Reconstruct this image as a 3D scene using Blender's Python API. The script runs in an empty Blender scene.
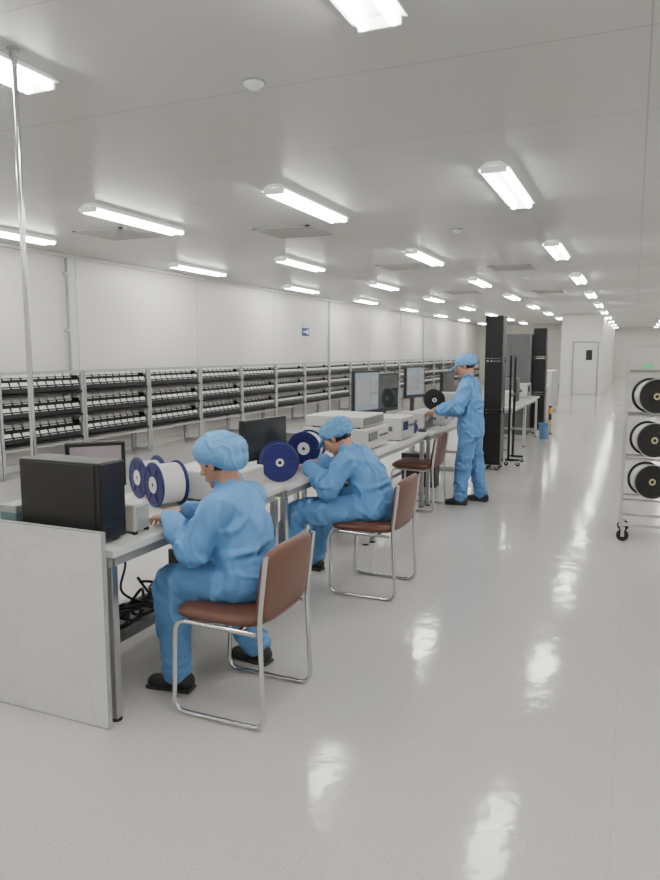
import bpy, bmesh, math, random
from mathutils import Vector, Matrix, noise
random.seed(7)
scene = bpy.context.scene
COL = scene.collection
V = Vector
TT = 0.776   # bench height
CEIL = 3.0

# ------------------------------------------------------------------ materials
def mat(name, color, rough=.5, metal=0., var=.06, vscale=3., bump=0., bscale=60., emit=None, estr=1., bdist=.01, vein=0., crease=0.):
    m = bpy.data.materials.new(name); m.use_nodes = True
    nt = m.node_tree; N = nt.nodes; K = nt.links
    p = N['Principled BSDF']
    p.inputs['Roughness'].default_value = rough
    p.inputs['Metallic'].default_value = metal
    tc = N.new('ShaderNodeTexCoord')
    nz = N.new('ShaderNodeTexNoise'); nz.inputs['Scale'].default_value = vscale; nz.inputs['Detail'].default_value = 4
    K.new(tc.outputs['Object'], nz.inputs['Vector'])
    mx = N.new('ShaderNodeMix'); mx.data_type = 'RGBA'
    c = V(color)
    mx.inputs[6].default_value = (*(c*(1-var)), 1); mx.inputs[7].default_value = (*[min(1, x*(1+var)) for x in c], 1)
    K.new(nz.outputs['Fac'], mx.inputs[0])
    out = mx.outputs[2]
    def ridge(scale, w, dist, det):
        nv = N.new('ShaderNodeTexNoise'); nv.inputs['Scale'].default_value = scale; nv.inputs['Detail'].default_value = det; nv.inputs['Distortion'].default_value = dist
        K.new(tc.outputs['Object'], nv.inputs['Vector'])
        s1 = N.new('ShaderNodeMath'); s1.operation = 'SUBTRACT'; s1.inputs[1].default_value = .5; K.new(nv.outputs['Fac'], s1.inputs[0])
        s2 = N.new('ShaderNodeMath'); s2.operation = 'ABSOLUTE'; K.new(s1.outputs[0], s2.inputs[0])
        rp = N.new('ShaderNodeMapRange'); rp.inputs[1].default_value = 0; rp.inputs[2].default_value = w; rp.inputs[3].default_value = 1; rp.inputs[4].default_value = 0
        rp.interpolation_type = 'SMOOTHSTEP'
        K.new(s2.outputs[0], rp.inputs[0]); return rp
    if vein:
        rp = ridge(2.6, .02, 1.2, 5); rp.inputs[3].default_value = 1-vein; rp.inputs[4].default_value = 1
        m2 = N.new('ShaderNodeMix'); m2.data_type = 'RGBA'; m2.blend_type = 'MULTIPLY'; m2.inputs[0].default_value = 1
        K.new(out, m2.inputs[6]); K.new(rp.outputs[0], m2.inputs[7]); out = m2.outputs[2]
    K.new(out, p.inputs['Base Color'])
    if crease:
        r1 = ridge(bscale, .13, .8, 0.)
        b = N.new('ShaderNodeBump'); b.inputs['Strength'].default_value = 1.; b.inputs['Distance'].default_value = crease
        K.new(r1.outputs[0], b.inputs['Height']); K.new(b.outputs['Normal'], p.inputs['Normal'])
    elif bump:
        nb = N.new('ShaderNodeTexNoise'); nb.inputs['Scale'].default_value = bscale; nb.inputs['Detail'].default_value = 3
        nb.inputs['Distortion'].default_value = .8
        K.new(tc.outputs['Object'], nb.inputs['Vector'])
        b = N.new('ShaderNodeBump'); b.inputs['Strength'].default_value = bump; b.inputs['Distance'].default_value = bdist
        K.new(nb.outputs['Fac'], b.inputs['Height']); K.new(b.outputs['Normal'], p.inputs['Normal'])
    if emit:
        p.inputs['Emission Color'].default_value = (*emit, 1); p.inputs['Emission Strength'].default_value = estr
    return m

def seam_mat(name, c1, seam, rough, bw, bh, mortar, speck=0., spscale=300, bump=0., vary=.03, rvar=0.):
    m = bpy.data.materials.new(name); m.use_nodes = True
    nt = m.node_tree; N = nt.nodes; K = nt.links; p = N['Principled BSDF']
    p.inputs['Roughness'].default_value = rough
    tc = N.new('ShaderNodeTexCoord')
    br = N.new('ShaderNodeTexBrick'); br.offset = 0; br.inputs['Scale'].default_value = 1
    br.inputs['Brick Width'].default_value = bw; br.inputs['Row Height'].default_value = bh
    br.inputs['Mortar Size'].default_value = mortar; br.inputs['Mortar Smooth'].default_value = .3
    c = V(c1)
    br.inputs['Color1'].default_value = (*(c*(1-vary)), 1); br.inputs['Color2'].default_value = (*(c*(1+vary)), 1)
    br.inputs['Mortar'].default_value = (*seam, 1)
    K.new(tc.outputs['Object'], br.inputs['Vector'])
    out = br.outputs['Color']
    if speck:
        nz = N.new('ShaderNodeTexNoise'); nz.inputs['Scale'].default_value = spscale; nz.inputs['Detail'].default_value = 2
        K.new(tc.outputs['Object'], nz.inputs['Vector'])
        rp = N.new('ShaderNodeMapRange'); rp.inputs[1].default_value = .35; rp.inputs[2].default_value = .65
        rp.inputs[3].default_value = 1-speck; rp.inputs[4].default_value = 1+speck*.4
        K.new(nz.outputs['Fac'], rp.inputs[0])
        mx = N.new('ShaderNodeMix'); mx.data_type = 'RGBA'; mx.blend_type = 'MULTIPLY'; mx.inputs[0].default_value = 1
        K.new(out, mx.inputs[6]); K.new(rp.outputs[0], mx.inputs[7]); out = mx.outputs[2]
    K.new(out, p.inputs['Base Color'])
    if rvar:
        n2 = N.new('ShaderNodeTexNoise'); n2.inputs['Scale'].default_value = 1.3; n2.inputs['Detail'].default_value = 2
        K.new(tc.outputs['Object'], n2.inputs['Vector'])
        r2 = N.new('ShaderNodeMapRange'); r2.inputs[3].default_value = rough*(1-rvar); r2.inputs[4].default_value = rough*(1+rvar)
        K.new(n2.outputs['Fac'], r2.inputs[0]); K.new(r2.outputs[0], p.inputs['Roughness'])
    if bump:
        b = N.new('ShaderNodeBump'); b.inputs['Strength'].default_value = bump; b.inputs['Distance'].default_value = .004
        n3 = N.new('ShaderNodeTexNoise'); n3.inputs['Scale'].default_value = 5; n3.inputs['Detail'].default_value = 3
        K.new(tc.outputs['Object'], n3.inputs['Vector']); K.new(n3.outputs['Fac'], b.inputs['Height'])
        K.new(b.outputs['Normal'], p.inputs['Normal'])
    return m

M = {}
M['floor'] = seam_mat('vinyl_floor', (.56, .545, .52), (.50, .485, .46), .11, .9, .9, .0022, speck=.12, spscale=110, bump=.75, vary=.008, rvar=.3)
M['ceil'] = seam_mat('ceiling_panel', (.54, .54, .525), (.38, .38, .37), .38, 3.9, 1.18, .006, vary=.01)
M['wall'] = mat('wall_panel', (.73, .715, .68), .4, var=.015, vscale=.6)
M['trim'] = mat('white_trim', (.65, .64, .61), .4)
M['alu'] = mat('brushed_aluminium', (.55, .55, .55), .32, 1., bump=.02)
M['steel'] = mat('grey_steel_paint', (.42, .43, .43), .4, .3)
M['chrome'] = mat('chrome', (.60, .60, .60), .14, 1., var=.02)
M['white'] = mat('white_laminate', (.66, .66, .64), .35, var=.02)
M['plast'] = mat('white_plastic', (.60, .60, .58), .4, var=.03)
M['beige'] = mat('beige_plastic', (.45, .44, .40), .45, var=.04)
M['grey'] = mat('grey_plastic', (.13, .135, .14), .5)
M['lgrey'] = mat('light_grey_metal', (.34, .35, .35), .45)
M['black'] = mat('black_plastic', (.008, .008, .009), .42, var=.2)
M['blackm'] = mat('black_metal', (.010, .010, .012), .45, .1, var=.2)
M['rub'] = mat('black_rubber', (.012, .012, .012), .7)
M['navy'] = mat('navy_plastic', (.010, .014, .12), .35)
M['fiber'] = mat('wound_white_fiber', (.60, .60, .58), .3, bump=.1, bscale=200)
M['brown'] = mat('brown_vinyl', (.125, .050, .030), .42, var=.18, vscale=6, bump=.15, bscale=120)
M['blue'] = mat('blue_cotton', (.098, .275, .56), .66, var=.05, vscale=4, bscale=3.4, crease=.014)
M['blued'] = mat('blue_cotton_trousers', (.088, .235, .48), .7, var=.06, vscale=4, bscale=3.6, crease=.014)
M['bluec'] = mat('blue_cap_cotton', (.125, .32, .58), .7, var=.05, vscale=14, bscale=8, crease=.005)
M['skin'] = mat('skin', (.43, .225, .15), .5, var=.06, vscale=12)
M['hair'] = mat('black_hair', (.012, .01, .009), .5, bump=.5, bscale=120)
M['lip'] = mat('lip', (.35, .12, .1), .45)
M['eyew'] = mat('eye_white', (.7, .68, .65), .2)
M['shoe'] = mat('black_shoe', (.014, .013, .013), .55, var=.2)
M['sole'] = mat('dark_sole', (.03, .028, .026), .7)
M['board'] = mat('smudged_white_board', (.70, .695, .68), .34, var=.07, vscale=1.7, vein=.07)
M['card'] = mat('white_card', (.82, .82, .80), .5)
M['tube'] = mat('lamp_tube_glow', (.9, .9, .9), .4, emit=(1, .99, .96), estr=42)
M['lampw_glow'] = mat('lamp_reflector_added_glow', (.75, .75, .74), .4, emit=(1, .99, .96), estr=.35)  # tube light on the white reflector put in as its own faint emission
M['screen'] = mat('lit_screen', (.1, .12, .14), .25, var=.3, vscale=9, emit=(.42, .50, .56), estr=.4)
M['screenp'] = mat('dim_screen', (.12, .10, .11), .2, var=.3, vscale=9, emit=(.55, .46, .48), estr=.28)
M['yellow'] = mat('yellow_paint', (.65, .32, .03), .5)
M['bin'] = mat('blue_bin_plastic', (.10, .22, .38), .5)
M['green'] = mat('green_sign', (.02, .35, .12), .5, emit=(.05, .8, .3), estr=.5)
M['signb'] = mat('blue_sign', (.02, .05, .22), .5)
M['glass'] = mat('dark_glass', (.03, .035, .04), .1)
M['teal'] = mat('translucent_teal_plastic', (.12, .2, .22), .3)
M['grille'] = mat('vent_grille', (.42, .42, .41), .5)
M['paper'] = mat('paper', (.7, .7, .68), .6)
M['rim'] = mat('pale_spool_rim', (.40, .40, .39), .4)
M['yhub'] = mat('pale_yellow_label', (.62, .55, .30), .5)

# ------------------------------------------------------------------ mesh helpers
def bm_box(bm, c, s, bevel=0., rot=None):
    r = bmesh.ops.create_cube(bm, size=1.)
    vs = r['verts']
    for v in vs: v.co = V((v.co.x*s[0], v.co.y*s[1], v.co.z*s[2]))
    if bevel:
        es = list({e for v in vs for e in v.link_edges})
        rr = bmesh.ops.bevel(bm, geom=es, offset=min(bevel, min(s)*.45), segments=2, profile=.5, affect='EDGES')
        vs = list({v for f in rr['faces'] for v in f.verts} | {v for v in vs if v.is_valid})
    T = Matrix.Translation(V(c))
    if rot is not None: T = T @ rot
    for v in vs: v.co = T @ v.co

def box3(bm, a, b, bevel=0.):
    a = V(a); b = V(b)
    bm_box(bm, (a+b)/2, [abs(x) for x in (b-a)], bevel)

def bm_sweep(bm, pts, r, seg=10, fillet=0., closed=False, nf=6):
    pts = [V(p) for p in pts]
    if fillet:
        out = []
        n = len(pts)
        for i, p in enumerate(pts):
            if not closed and (i == 0 or i == n-1): out.append(p); continue
            a = pts[i-1]; b = pts[(i+1) % n]
            da = (a-p); db = (b-p)
            f = min(fillet, da.length*.49, db.length*.49)
            pa = p+da.normalized()*f; pb = p+db.normalized()*f
            for k in range(nf+1):
                t = k/nf
                out.append(pa*(1-t)**2+p*2*t*(1-t)+pb*t*t)
        pts = out
    n = len(pts)
    rings = []
    up = None
    for i in range(n):
        if closed: d = (pts[(i+1) % n]-pts[i-1]).normalized()
        else: d = (pts[min(i+1, n-1)]-pts[max(i-1, 0)]).normalized()
        if up is None:
            up = V((0, 0, 1)) if abs(d.z) < .9 else V((1, 0, 0))
        u = (up-d*up.dot(d)).normalized(); up = u
        w = d.cross(u)
        rr = r[i] if isinstance(r, (list, tuple)) else r
        rings.append([bm.verts.new(pts[i]+(u*math.cos(2*math.pi*k/seg)+w*math.sin(2*math.pi*k/seg))*rr) for k in range(seg)])
    m = n if closed else n-1
    for i in range(m):
        A = rings[i]; B = rings[(i+1) % n]
        for k in range(seg):
            bm.faces.new((A[k], A[(k+1) % seg], B[(k+1) % seg], B[k]))
    if not closed:
        bm.faces.new(rings[0][::-1]); bm.faces.new(rings[-1])

def bm_lathe(bm, prof, seg=32, axis='Y', c=(0, 0, 0)):
    c = V(c); rings = []
    for r, h in prof:
        ring = []
        for k in range(seg):
            a = 2*math.pi*k/seg
            x, y = math.cos(a)*max(r, .0001), math.sin(a)*max(r, .0001)
            if axis == 'Y': p = V((x, h, y))
            elif axis == 'Z': p = V((x, y, h))
            else: p = V((h, x, y))
            ring.append(bm.verts.new(c+p))
        rings.append(ring)
    for A, B in zip(rings, rings[1:]):
        for k in range(seg):
            bm.faces.new((A[k], A[(k+1) % seg], B[(k+1) % seg], B[k]))
    bm.faces.new(rings[0][::-1]); bm.faces.new(rings[-1])

def to_obj(bm, name, mt, smooth=False):
    bmesh.ops.recalc_face_normals(bm, faces=bm.faces)
    me = bpy.data.meshes.new(name); bm.to_mesh(me); bm.free()
    if mt: me.materials.append(mt)
    if smooth:
        for p in me.polygons: p.use_smooth = True
        try: me.set_sharp_from_angle(angle=math.radians(38))
        except Exception: pass
    o = bpy.data.objects.new(name, me); COL.objects.link(o)
    return o

def thing(name, label, cat, loc, rz=0., group=None):
    e = bpy.data.objects.new(name, None); COL.objects.link(e)
    e.empty_display_size = .1
    e.location = loc; e.rotation_euler = (0, 0, rz)
    e['label'] = label; e['category'] = cat
    if group: e['group'] = group
    return e

def part(root, name, bm, mt, smooth=False, label=None):
    o = to_obj(bm, name, mt, smooth); o.parent = root
    if label: o['label'] = label
    return o

def pbox(root, name, a, b, mt, bevel=.003, label=None):
    bm = bmesh.new(); box3(bm, a, b, bevel)
    return part(root, name, bm, mt, False, label)

def copy_thing(root, loc, rz=None, label=None):
    def cp(o, par):
        n = o.copy(); COL.objects.link(n)
        if par is not None: n.parent = par; n.matrix_parent_inverse = o.matrix_parent_inverse.copy()
        for ch in o.children: cp(ch, n)
        return n
    kids = list(root.children)
    n = root.copy(); COL.objects.link(n)
    for ch in kids: cp(ch, n)
    n.location = loc
    if rz is not None: n.rotation_euler = (0, 0, rz)
    if label: n['label'] = label
    return n

def structure(name, a, b, mt, bevel=0.):
    bm = bmesh.new(); box3(bm, a, b, bevel)
    o = to_obj(bm, name, mt); o['kind'] = 'structure'
    return o

# ------------------------------------------------------------------ room
WX = -7.62; RX = 4.6; YB = -3.5; YE = 28.5; YF = 45.; CX = -1.12; YL = 38.; PX = -2.6
structure('floor', (WX-.2, YB-.2, -.1), (RX+.2, YF+.2, 0), M['floor'])
structure('ceiling', (WX-.2, YB-.2, CEIL), (RX+.2, YF+.2, CEIL+.1), M['ceil'])
structure('wall_left', (WX-.1, YB, 0), (WX, YL+.1, CEIL), M['wall'])
structure('wall_right', (RX, YB, 0), (RX+.1, YF, CEIL), M['wall'])
structure('wall_back', (WX, YB-.1, 0), (RX, YB, CEIL), M['wall'])
structure('wall_end', (PX, YE, 0), (CX, YE+.1, CEIL), M['wall'])
structure('wall_recess', (PX, YE+.1, 0), (PX+.1, YL, CEIL), M['wall'])
structure('wall_rear', (WX, YL, 0), (PX+.1, YL+.1, CEIL), M['wall'])
structure('wall_corridor', (CX-.1, YE+.1, 0), (CX, YF, CEIL), M['wall'])
structure('wall_far', (CX, YF, 0), (RX, YF+.1, CEIL), M['wall'])
structure('baseboard_left', (WX, YB, 0), (WX+.02, YL, .1), M['trim'])
structure('baseboard_rear', (WX+.02, YL-.02, 0), (PX, YL, .1), M['trim'])
structure('trim_1', (WX, YB, CEIL-.05), (WX+.05, YL, CEIL), M['trim'], .01)
structure('trim_2', (PX, YE-.05, CEIL-.05), (CX, YE, CEIL), M['trim'], .01)
for i, y in enumerate([6.0, 8.35, 11.5, 14.6, 17.8, 21., 24.2, 27.3, 30.5, 33.7]):
    structure('trim_%d' % (3+i), (WX, y-.02, .1), (WX+.010, y+.02, CEIL-.05), M['wall'])
def door(n, x0, x1, y, win=True):
    d = bpy.data.objects.new('door_%d' % n, None); COL.objects.link(d); d['kind'] = 'structure'
    d.location = ((x0+x1)/2, y, 0)
    w = (x1-x0)/2
    bm = bmesh.new()
    box3(bm, (-w-.06, -.05, 0), (-w, 0, 2.0)); box3(bm, (w, -.05, 0), (w+.06, 0, 2.0)); box3(bm, (-w, -.05, 1.94), (w, 0, 2.0))
    part(d, 'door_frame', bm, M['lgrey'])
    pbox(d, 'door_leaf', (-w, -.035, .01), (w, -.002, 1.94), M['white'])
    pbox(d, 'door_window', (w*.05, -.045, 1.3), (w*.6, -.034, 1.68), M['glass'] if win else M['lgrey'])
    bm = bmesh.new(); bm_sweep(bm, [(-w*.8, -.035, 1.), (-w*.8, -.09, 1.), (-w*.5, -.09, 1.)], .012, fillet=.02)
    part(d, 'door_handle', bm, M['chrome'], True)
door(1, -2.12, -1.30, YE)

def wall_pipe(y, x=WX+.05, r=.022, z0=.1):
    t = thing('conduit_pipe', 'grey steel conduit running up the white wall panel', 'pipe', (x, y, 0), group='wall conduits')
    bm = bmesh.new(); bm_sweep(bm, [(0, 0, z0), (0, 0, CEIL-.06)], r); part(t, 'pipe', bm, M['lgrey'], True)
    for z in (.9, 1.9, 2.7):
        pbox(t, 'pipe_clamp', (-.035, -.05, z), (r+.004, .05, z+.03), M['alu'])
for y in (8.1, 17.7, 27.0): wall_pipe(y)

# ceiling lights
LG = 'ceiling strip lights'
def make_light():
    t = thing('ceiling_light', 'lit twin-tube fluorescent strip light fixed to the grey ceiling panels', 'ceiling light', (0, 0, 0), group=LG)
    bm = bmesh.new()
    L = .72
    prof = [(-.05, 0), (.05, 0), (.118, -.045), (.118, -.052), (.03, -.028), (-.03, -.028), (-.118, -.052), (-.118, -.045)]
    a = [bm.verts.new((x, -L, z)) for x, z in prof]; b = [bm.verts.new((x, L, z)) for x, z in prof]
    n = len(prof)
    for i in range(n): bm.faces.new((a[i], a[(i+1) % n], b[(i+1) % n], b[i]))
    bm.faces.new(a[::-1]); bm.faces.new(b)
    part(t, 'reflector_housing', bm, M['lampw_glow'])
    for x in (-.066, .066):
        bm = bmesh.new(); bm_sweep(bm, [(x, -L+.02, -.068), (x, L-.02, -.068)], .019, 12)
        part(t, 'lamp_tube', bm, M['tube'], True)
    for s in (-1, 1):
        pbox(t, 'end_cap', (-.095, s*(L-.012), -.082), (.095, s*(L+.002), -.03), M['lampw_glow'], .004)  # caps share the reflector's added glow, they are no light source
    return t
base = make_light()
rows = {-1.03: 11, -2.86: 11, -4.84: 11, -6.72: 11, 1.0: 11, 2.9: 11}
first = True
for X, n in rows.items():
    for k in range(-1, n):
        y = 2.22+4.0*k
        if X < PX and y > YL-1: continue
        if PX < X < CX and y > YE-1: continue
        if y > YF-1: continue
        loc = (X, y, CEIL)
        if first: base.location = loc; first = False
        else: copy_thing(base, loc)

# vents
def vent(x, y, s=.62):
    t = thing('ceiling_vent', 'square grey louvred air vent set in the ceiling', 'vent', (x, y, CEIL), group='ceiling vents')
    bm = bmesh.new()
    for a, b in (((-s/2, -s/2, -.015), (s/2, -s/2+.04, 0)), ((-s/2, s/2-.04, -.015), (s/2, s/2, 0)), ((-s/2, -s/2, -.015), (-s/2+.04, s/2, 0)), ((s/2-.04, -s/2, -.015), (s/2, s/2, 0))):
        box3(bm, a, b)
    part(t, 'vent_frame', bm, M['grille'])
    bm = bmesh.new(); box3(bm, (-s/2+.04, -s/2+.04, -.004), (s/2-.04, s/2-.04, 0))
    k = -s/2+.06
    while k < s/2-.05:
        bm_box(bm, (0, k, -.009), (s-.08, .018, .003), rot=Matrix.Rotation(-.5, 4, 'X')); k += .035
    part(t, 'vent_louvres', bm, M['grille'])
for x, y in ((-5.75, 7.0), (-3.75, 7.7), (-3.6, 11.5), (-1.95, 12.3), (-1.9, 17.5), (-3.8, 17)): vent(x, y, .70)
for x, y in ((-1.9, 3.44), (-1.95, 8.3), (-1.95, 14.)):
    t = thing('smoke_detector', 'round white smoke detector on the ceiling', 'smoke detector', (x, y, CEIL), group='smoke detectors')
    bm = bmesh.new(); bm_lathe(bm, [(.055, 0), (.055, -.012), (.048, -.02), (.03, -.035), (.0, -.038)], 24, 'Z'); part(t, 'detector_body', bm, M['card'], True)
    bm = bmesh.new(); bm_lathe(bm, [(.065, 0), (.065, -.006), (.05, -.008)], 24, 'Z'); part(t, 'mounting_plate', bm, M['lgrey'], True)

t = thing('wall_sign', 'small dark blue rectangular sign with white mark on the wall', 'sign', (WX+.005, 16.3, 2.1))
pbox(t, 'sign_plate', (0, -.2, -.1), (.012, .2, .1), M['signb'])
bm = bmesh.new(); box3(bm, (.012, -.15, -.02), (.016, .05, .02)); box3(bm, (.012, .04, -.06), (.016, .15, .06)); part(t, 'sign_mark', bm, M['card'])
t = thing('exit_sign', 'small glowing green exit sign on white wall', 'sign', (.72, YF-.03, .80))
pbox(t, 'sign_plate', (-.25, -.02, -.12), (.25, .02, .12), M['green'])
cu = bpy.data.curves.new('exit_text', 'FONT'); cu.body = 'EXIT'; cu.size = .16; cu.align_x = 'CENTER'; cu.align_y = 'CENTER'
to = bpy.data.objects.new('sign_lettering', cu); COL.objects.link(to); dg = bpy.context.evaluated_depsgraph_get()
me = bpy.data.meshes.new_from_object(to.evaluated_get(dg)); bpy.data.objects.remove(to)
me.materials.append(M['card']); to = bpy.data.objects.new('sign_lettering', me); COL.objects.link(to); to.parent = t; to.location = (0, -.024, 0); to.rotation_euler = (math.pi/2, 0, 0)

# ------------------------------------------------------------------ wall racks
def make_rack(W=1.46):
    t = thing('cassette_rack', 'dark tiered rack of cassettes with white label cards beside the wall', 'storage rack', (0, 0, 0), group='cassette racks along the wall')
    bm = bmesh.new()
    for y in (0.02, W-.02):
        box3(bm, (-.02, y-.018, 0), (.02, y+.018, 1.34)); box3(bm, (-.34, y-.018, 0), (-.30, y+.018, 1.34))
        box3(bm, (-.34, y-.015, .02), (.02, y+.015, .06))
    for z in (1.325, .36):
        box3(bm, (-.02, .02, z-.015), (.01, W-.02, z+.015)); box3(bm, (-.34, .02, z-.015), (-.31, W-.02, z+.015))
    part(t, 'rack_frame', bm, M['steel'])
    for z in (1.09, .77, .45):
        bm = bmesh.new()
        bm_box(bm, (-.13, W/2, z), (.34, W-.08, .02), rot=Matrix.Rotation(math.radians(14), 4, 'Y'))
        n = 9; p = (W-.1)/n
        for i in range(n):
            y = .05+p*(i+.5)
            bm_box(bm, (-.06, y, z+.035), (.12, p*.99, .09), .003)
            bm_box(bm, (-.21, y, z+.125), (.12, p*.99, .11), .003)
        part(t, 'shelf_tray', bm, M['blackm'])
        bm = bmesh.new()
        for i in range(n):
            y = .05+p*(i+.5)
            bm_box(bm, (-.018, y, z+.088), (.075, p*.76, .010), rot=Matrix.Rotation(1.15, 4, 'Y'))
            bm_box(bm, (-.165, y, z+.19), (.075, p*.76, .010), rot=Matrix.Rotation(1.15, 4, 'Y'))
        c = part(t, 'label_cards', bm, M['card']); c['kind'] = 'stuff'
    return t
r0 = make_rack()
y = 4.93; i = 0
while y < 35.5:
    if i == 0: r0.location = (-7.15, y, 0)
    else: copy_thing(r0, (-7.15, y, 0))
    y += 1.475; i += 1

# ------------------------------------------------------------------ benches
def make_bench(L, D, label):
    t = thing('workbench', label, 'workbench', (0, 0, 0), group='row of white workbenches')
    pbox(t, 'bench_top', (-D, 0, TT-.035), (0, L, TT), M['white'], .004)
    bm = bmesh.new()
    for x in (-.05, -D+.05): box3(bm, (x-.015, .05, TT-.085), (x+.015, L-.05, TT-.035))
    for y in (.04, L-.04):
        box3(bm, (-D+.05, y-.015, TT-.085), (-.05, y+.015, TT-.035)); box3(bm, (-D+.05, y-.015, .12), (-.05, y+.015, .16))
    box3(bm, (-D+.04, .06, .12), (-D+.07, L-.06, .16))
    part(t, 'bench_frame', bm, M['lgrey'])
    for x in (-.05, -D+.05):
        for y in (.04, L-.04):
            pbox(t, 'leg', (x-.02, y-.02, .012), (x+.02, y+.02, TT-.085), M['alu'])
            bm = bmesh.new(); bm_lathe(bm, [(.025, 0), (.025, .008), (.01, .014)], 16, 'Z', (x, y, 0)); part(t, 'levelling_foot', bm, M['rub'])
    return t
LB = 'white laminate workbench with grey steel frame and legs'
b = make_bench(1.58, .74, LB); b.location = (-1.965, 2.30, 0)
copy_thing(b, (-1.945, 3.90, 0)); copy_thing(b, (-1.92, 5.50, 0)); copy_thing(b, (-1.88, 7.10, 0))
copy_thing(b, (-1.87, 8.70, 0))
copy_thing(b, (-1.62, 10.75, 0)); copy_thing(b, (-1.62, 12.33, 0))

# end board
t = thing('partition_board', 'smudged white partition board closing the end of the workbench', 'partition board', (-2.54, 2.265, 0))
pbox(t, 'board_panel', (-.6, -.009, .004), (.553, .009, .856), M['board'], .002)
bm = bmesh.new()
box3(bm, (.553, -.011, .0), (.558, .011, .86)); box3(bm, (-.6, -.011, .856), (.553, .011, .86)); box3(bm, (-.6, -.011, 0), (.553, .011, .004))
part(t, 'metal_edging', bm, M['lgrey'])

# pole to ceiling
t = thing('support_pole', 'slim chrome pole rising from floor to ceiling behind the workbench', 'pole', (-2.727, 2.64, 0))
bm = bmesh.new(); bm_sweep(bm, [(0, 0, .01), (0, 0, CEIL-.01)], .014, 16); part(t, 'pole_tube', bm, M['chrome'], True)
bm = bmesh.new(); bm_lathe(bm, [(.03, 0), (.03, -.008), (.02, -.012), (.02, -.04), (.015, -.04)], 20, 'Z', (0, 0, CEIL)); part(t, 'ceiling_flange', bm, M['lgrey'], True)
bm = bmesh.new(); bm_lathe(bm, [(.03, 0), (.03, .008), (.02, .012), (.02, .03)], 20, 'Z'); part(t, 'floor_flange', bm, M['lgrey'], True)

# ------------------------------------------------------------------ chairs
def make_chair():
    t = thing('office_chair', 'brown vinyl chair on chrome sled tube frame', 'chair', (0, 0, 0), group='brown visitor chairs')
    for s in (-1, 1):
        y = s*.235
        bm = bmesh.new()
        bm_sweep(bm, [(.255, y, .765), (.22, y, .47), (.24, y, .012), (-.215, y, .012), (-.20, y, .435), (.20, y, .425)], .0112, 12, fillet=.06)
        part(t, 'leg', bm, M['chrome'], True, 'chrome bent tube side frame')
    bm = bmesh.new()
    for x in (-.14, .12): bm_sweep(bm, [(x, -.235, .43), (x, .235, .43)], .009, 10)
    part(t, 'cross_bar', bm, M['chrome'], True)
    def cushion(w, d, h, xf):
        bm = bmesh.new(); n = 44; rings = []
        def outline(sc):
            pts = []
            for k in range(n):
                a = 2*math.pi*k/n; ca, sa = math.cos(a), math.sin(a); e = .42
                pts.append((math.copysign(abs(ca)**e, ca)*(w/2-sc), math.copysign(abs(sa)**e, sa)*(d/2-sc)))
            return pts
        lay = [(.03, 0), (.010, .12), (.002, .3), (0, .5), (.004, .7), (.014, .87), (.032, .98), (.065, 1.08), (.13, 1.16)]
        for sc, hh in lay:
            rings.append([bm.verts.new(xf(V((p[0], p[1], hh*h)))) for p in outline(sc)])
        for A, B in zip(rings, rings[1:]):
            for k in range(n): bm.faces.new((A[k], A[(k+1) % n], B[(k+1) % n], B[k]))
        bm.faces.new(rings[0][::-1]); bm.faces.new(rings[-1])
        return bm
    part(t, 'seat', cushion(.45, .47, .052, lambda p: V((p.x-.01, p.y, p.z+.437+.02*(p.x < -.15)*(-p.x-.15)*-3))), M['brown'], True)
    def bx(p):
        z = .62+p.x; k = (z-.47)/.33
        return V((.226+.038*k + .018*math.cos(p.y/.22*1.4)*1.0 - p.z, p.y, z))
    part(t, 'backrest', cushion(.34, .465, .046, bx), M['brown'], True)
    return t
ch = make_chair(); ch.location = (-1.605, 2.73, 0); ch['label'] = 'brown vinyl chair on chrome sled frame, woman sitting on it'
copy_thing(ch, (-1.585, 4.45, 0), label='brown vinyl chair on chrome sled frame, bent-over worker sitting on it')
copy_thing(ch, (-2.01, 7.02, 0), label='empty brown vinyl chair pushed under the workbench')

# ------------------------------------------------------------------ spools
def spool(name, label, loc, rz, R, W, hub, flange_m, fiber_m, center_m, cat='cable spool', group=None, cr=.36, rim=None):
    t = thing(name, label, cat, loc, rz, group)
    c = (0, 0, R)
    bm = bmesh.new(); bm_lathe(bm, [(hub*.9, -W/2), (hub, -W/2+.004), (hub, W/2-.004), (hub*.9, W/2)], 40, 'Y', c); part(t, 'wound_fiber', bm, fiber_m, True)
    for s in (-1, 1):
        bm = bmesh.new()
        y0 = s*W/2; y1 = s*(W/2+.012)
        bm_lathe(bm, [(R*.16, y0), (R-.003, y0), (R, y0+s*.003), (R, y1-s*.003), (R-.003, y1), (R*.86, y1), (R*.84, y1-s*.003), (R*.42, y1-s*.003), (R*.40, y1), (R*.16, y1)], 48, 'Y', c)
        for k in range(6):
            a = k*math.pi/3
            bm_box(bm, (math.cos(a)*R*.63, y1-s*.002, R+math.sin(a)*R*.63), (R*.42, .006, .006), rot=Matrix.Rotation(-a, 4, 'Y'))
        fl = part(t, 'flange', bm, flange_m, True)
        if rim:
            ring = [(math.cos(2*math.pi*k/40)*(R-.004), y1, R+math.sin(2*math.pi*k/40)*(R-.004)) for k in range(40)]
            bm = bmesh.new(); bm_sweep(bm, ring, .0045, 6, closed=True)
            o = to_obj(bm, 'rim', rim, True); o.parent = fl
        bm = bmesh.new(); y2 = s*(W/2+.0145)
        bm_lathe(bm, [(R*.10, y1-s*.01), (R*.10, y2), (R*cr, y2), (R*(cr+.02), y1-s*.004)], 32, 'Y', c)
        part(t, 'hub_label', bm, center_m, True)
    return t
SG = 'navy fibre spools on the workbench'
spool('fiber_spool', 'navy flanged spool wound with white fibre on the workbench', (-2.29, 3.12, TT), math.radians(-28), .122, .13, .108, M['navy'], M['fiber'], M['card'], group=SG)
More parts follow.
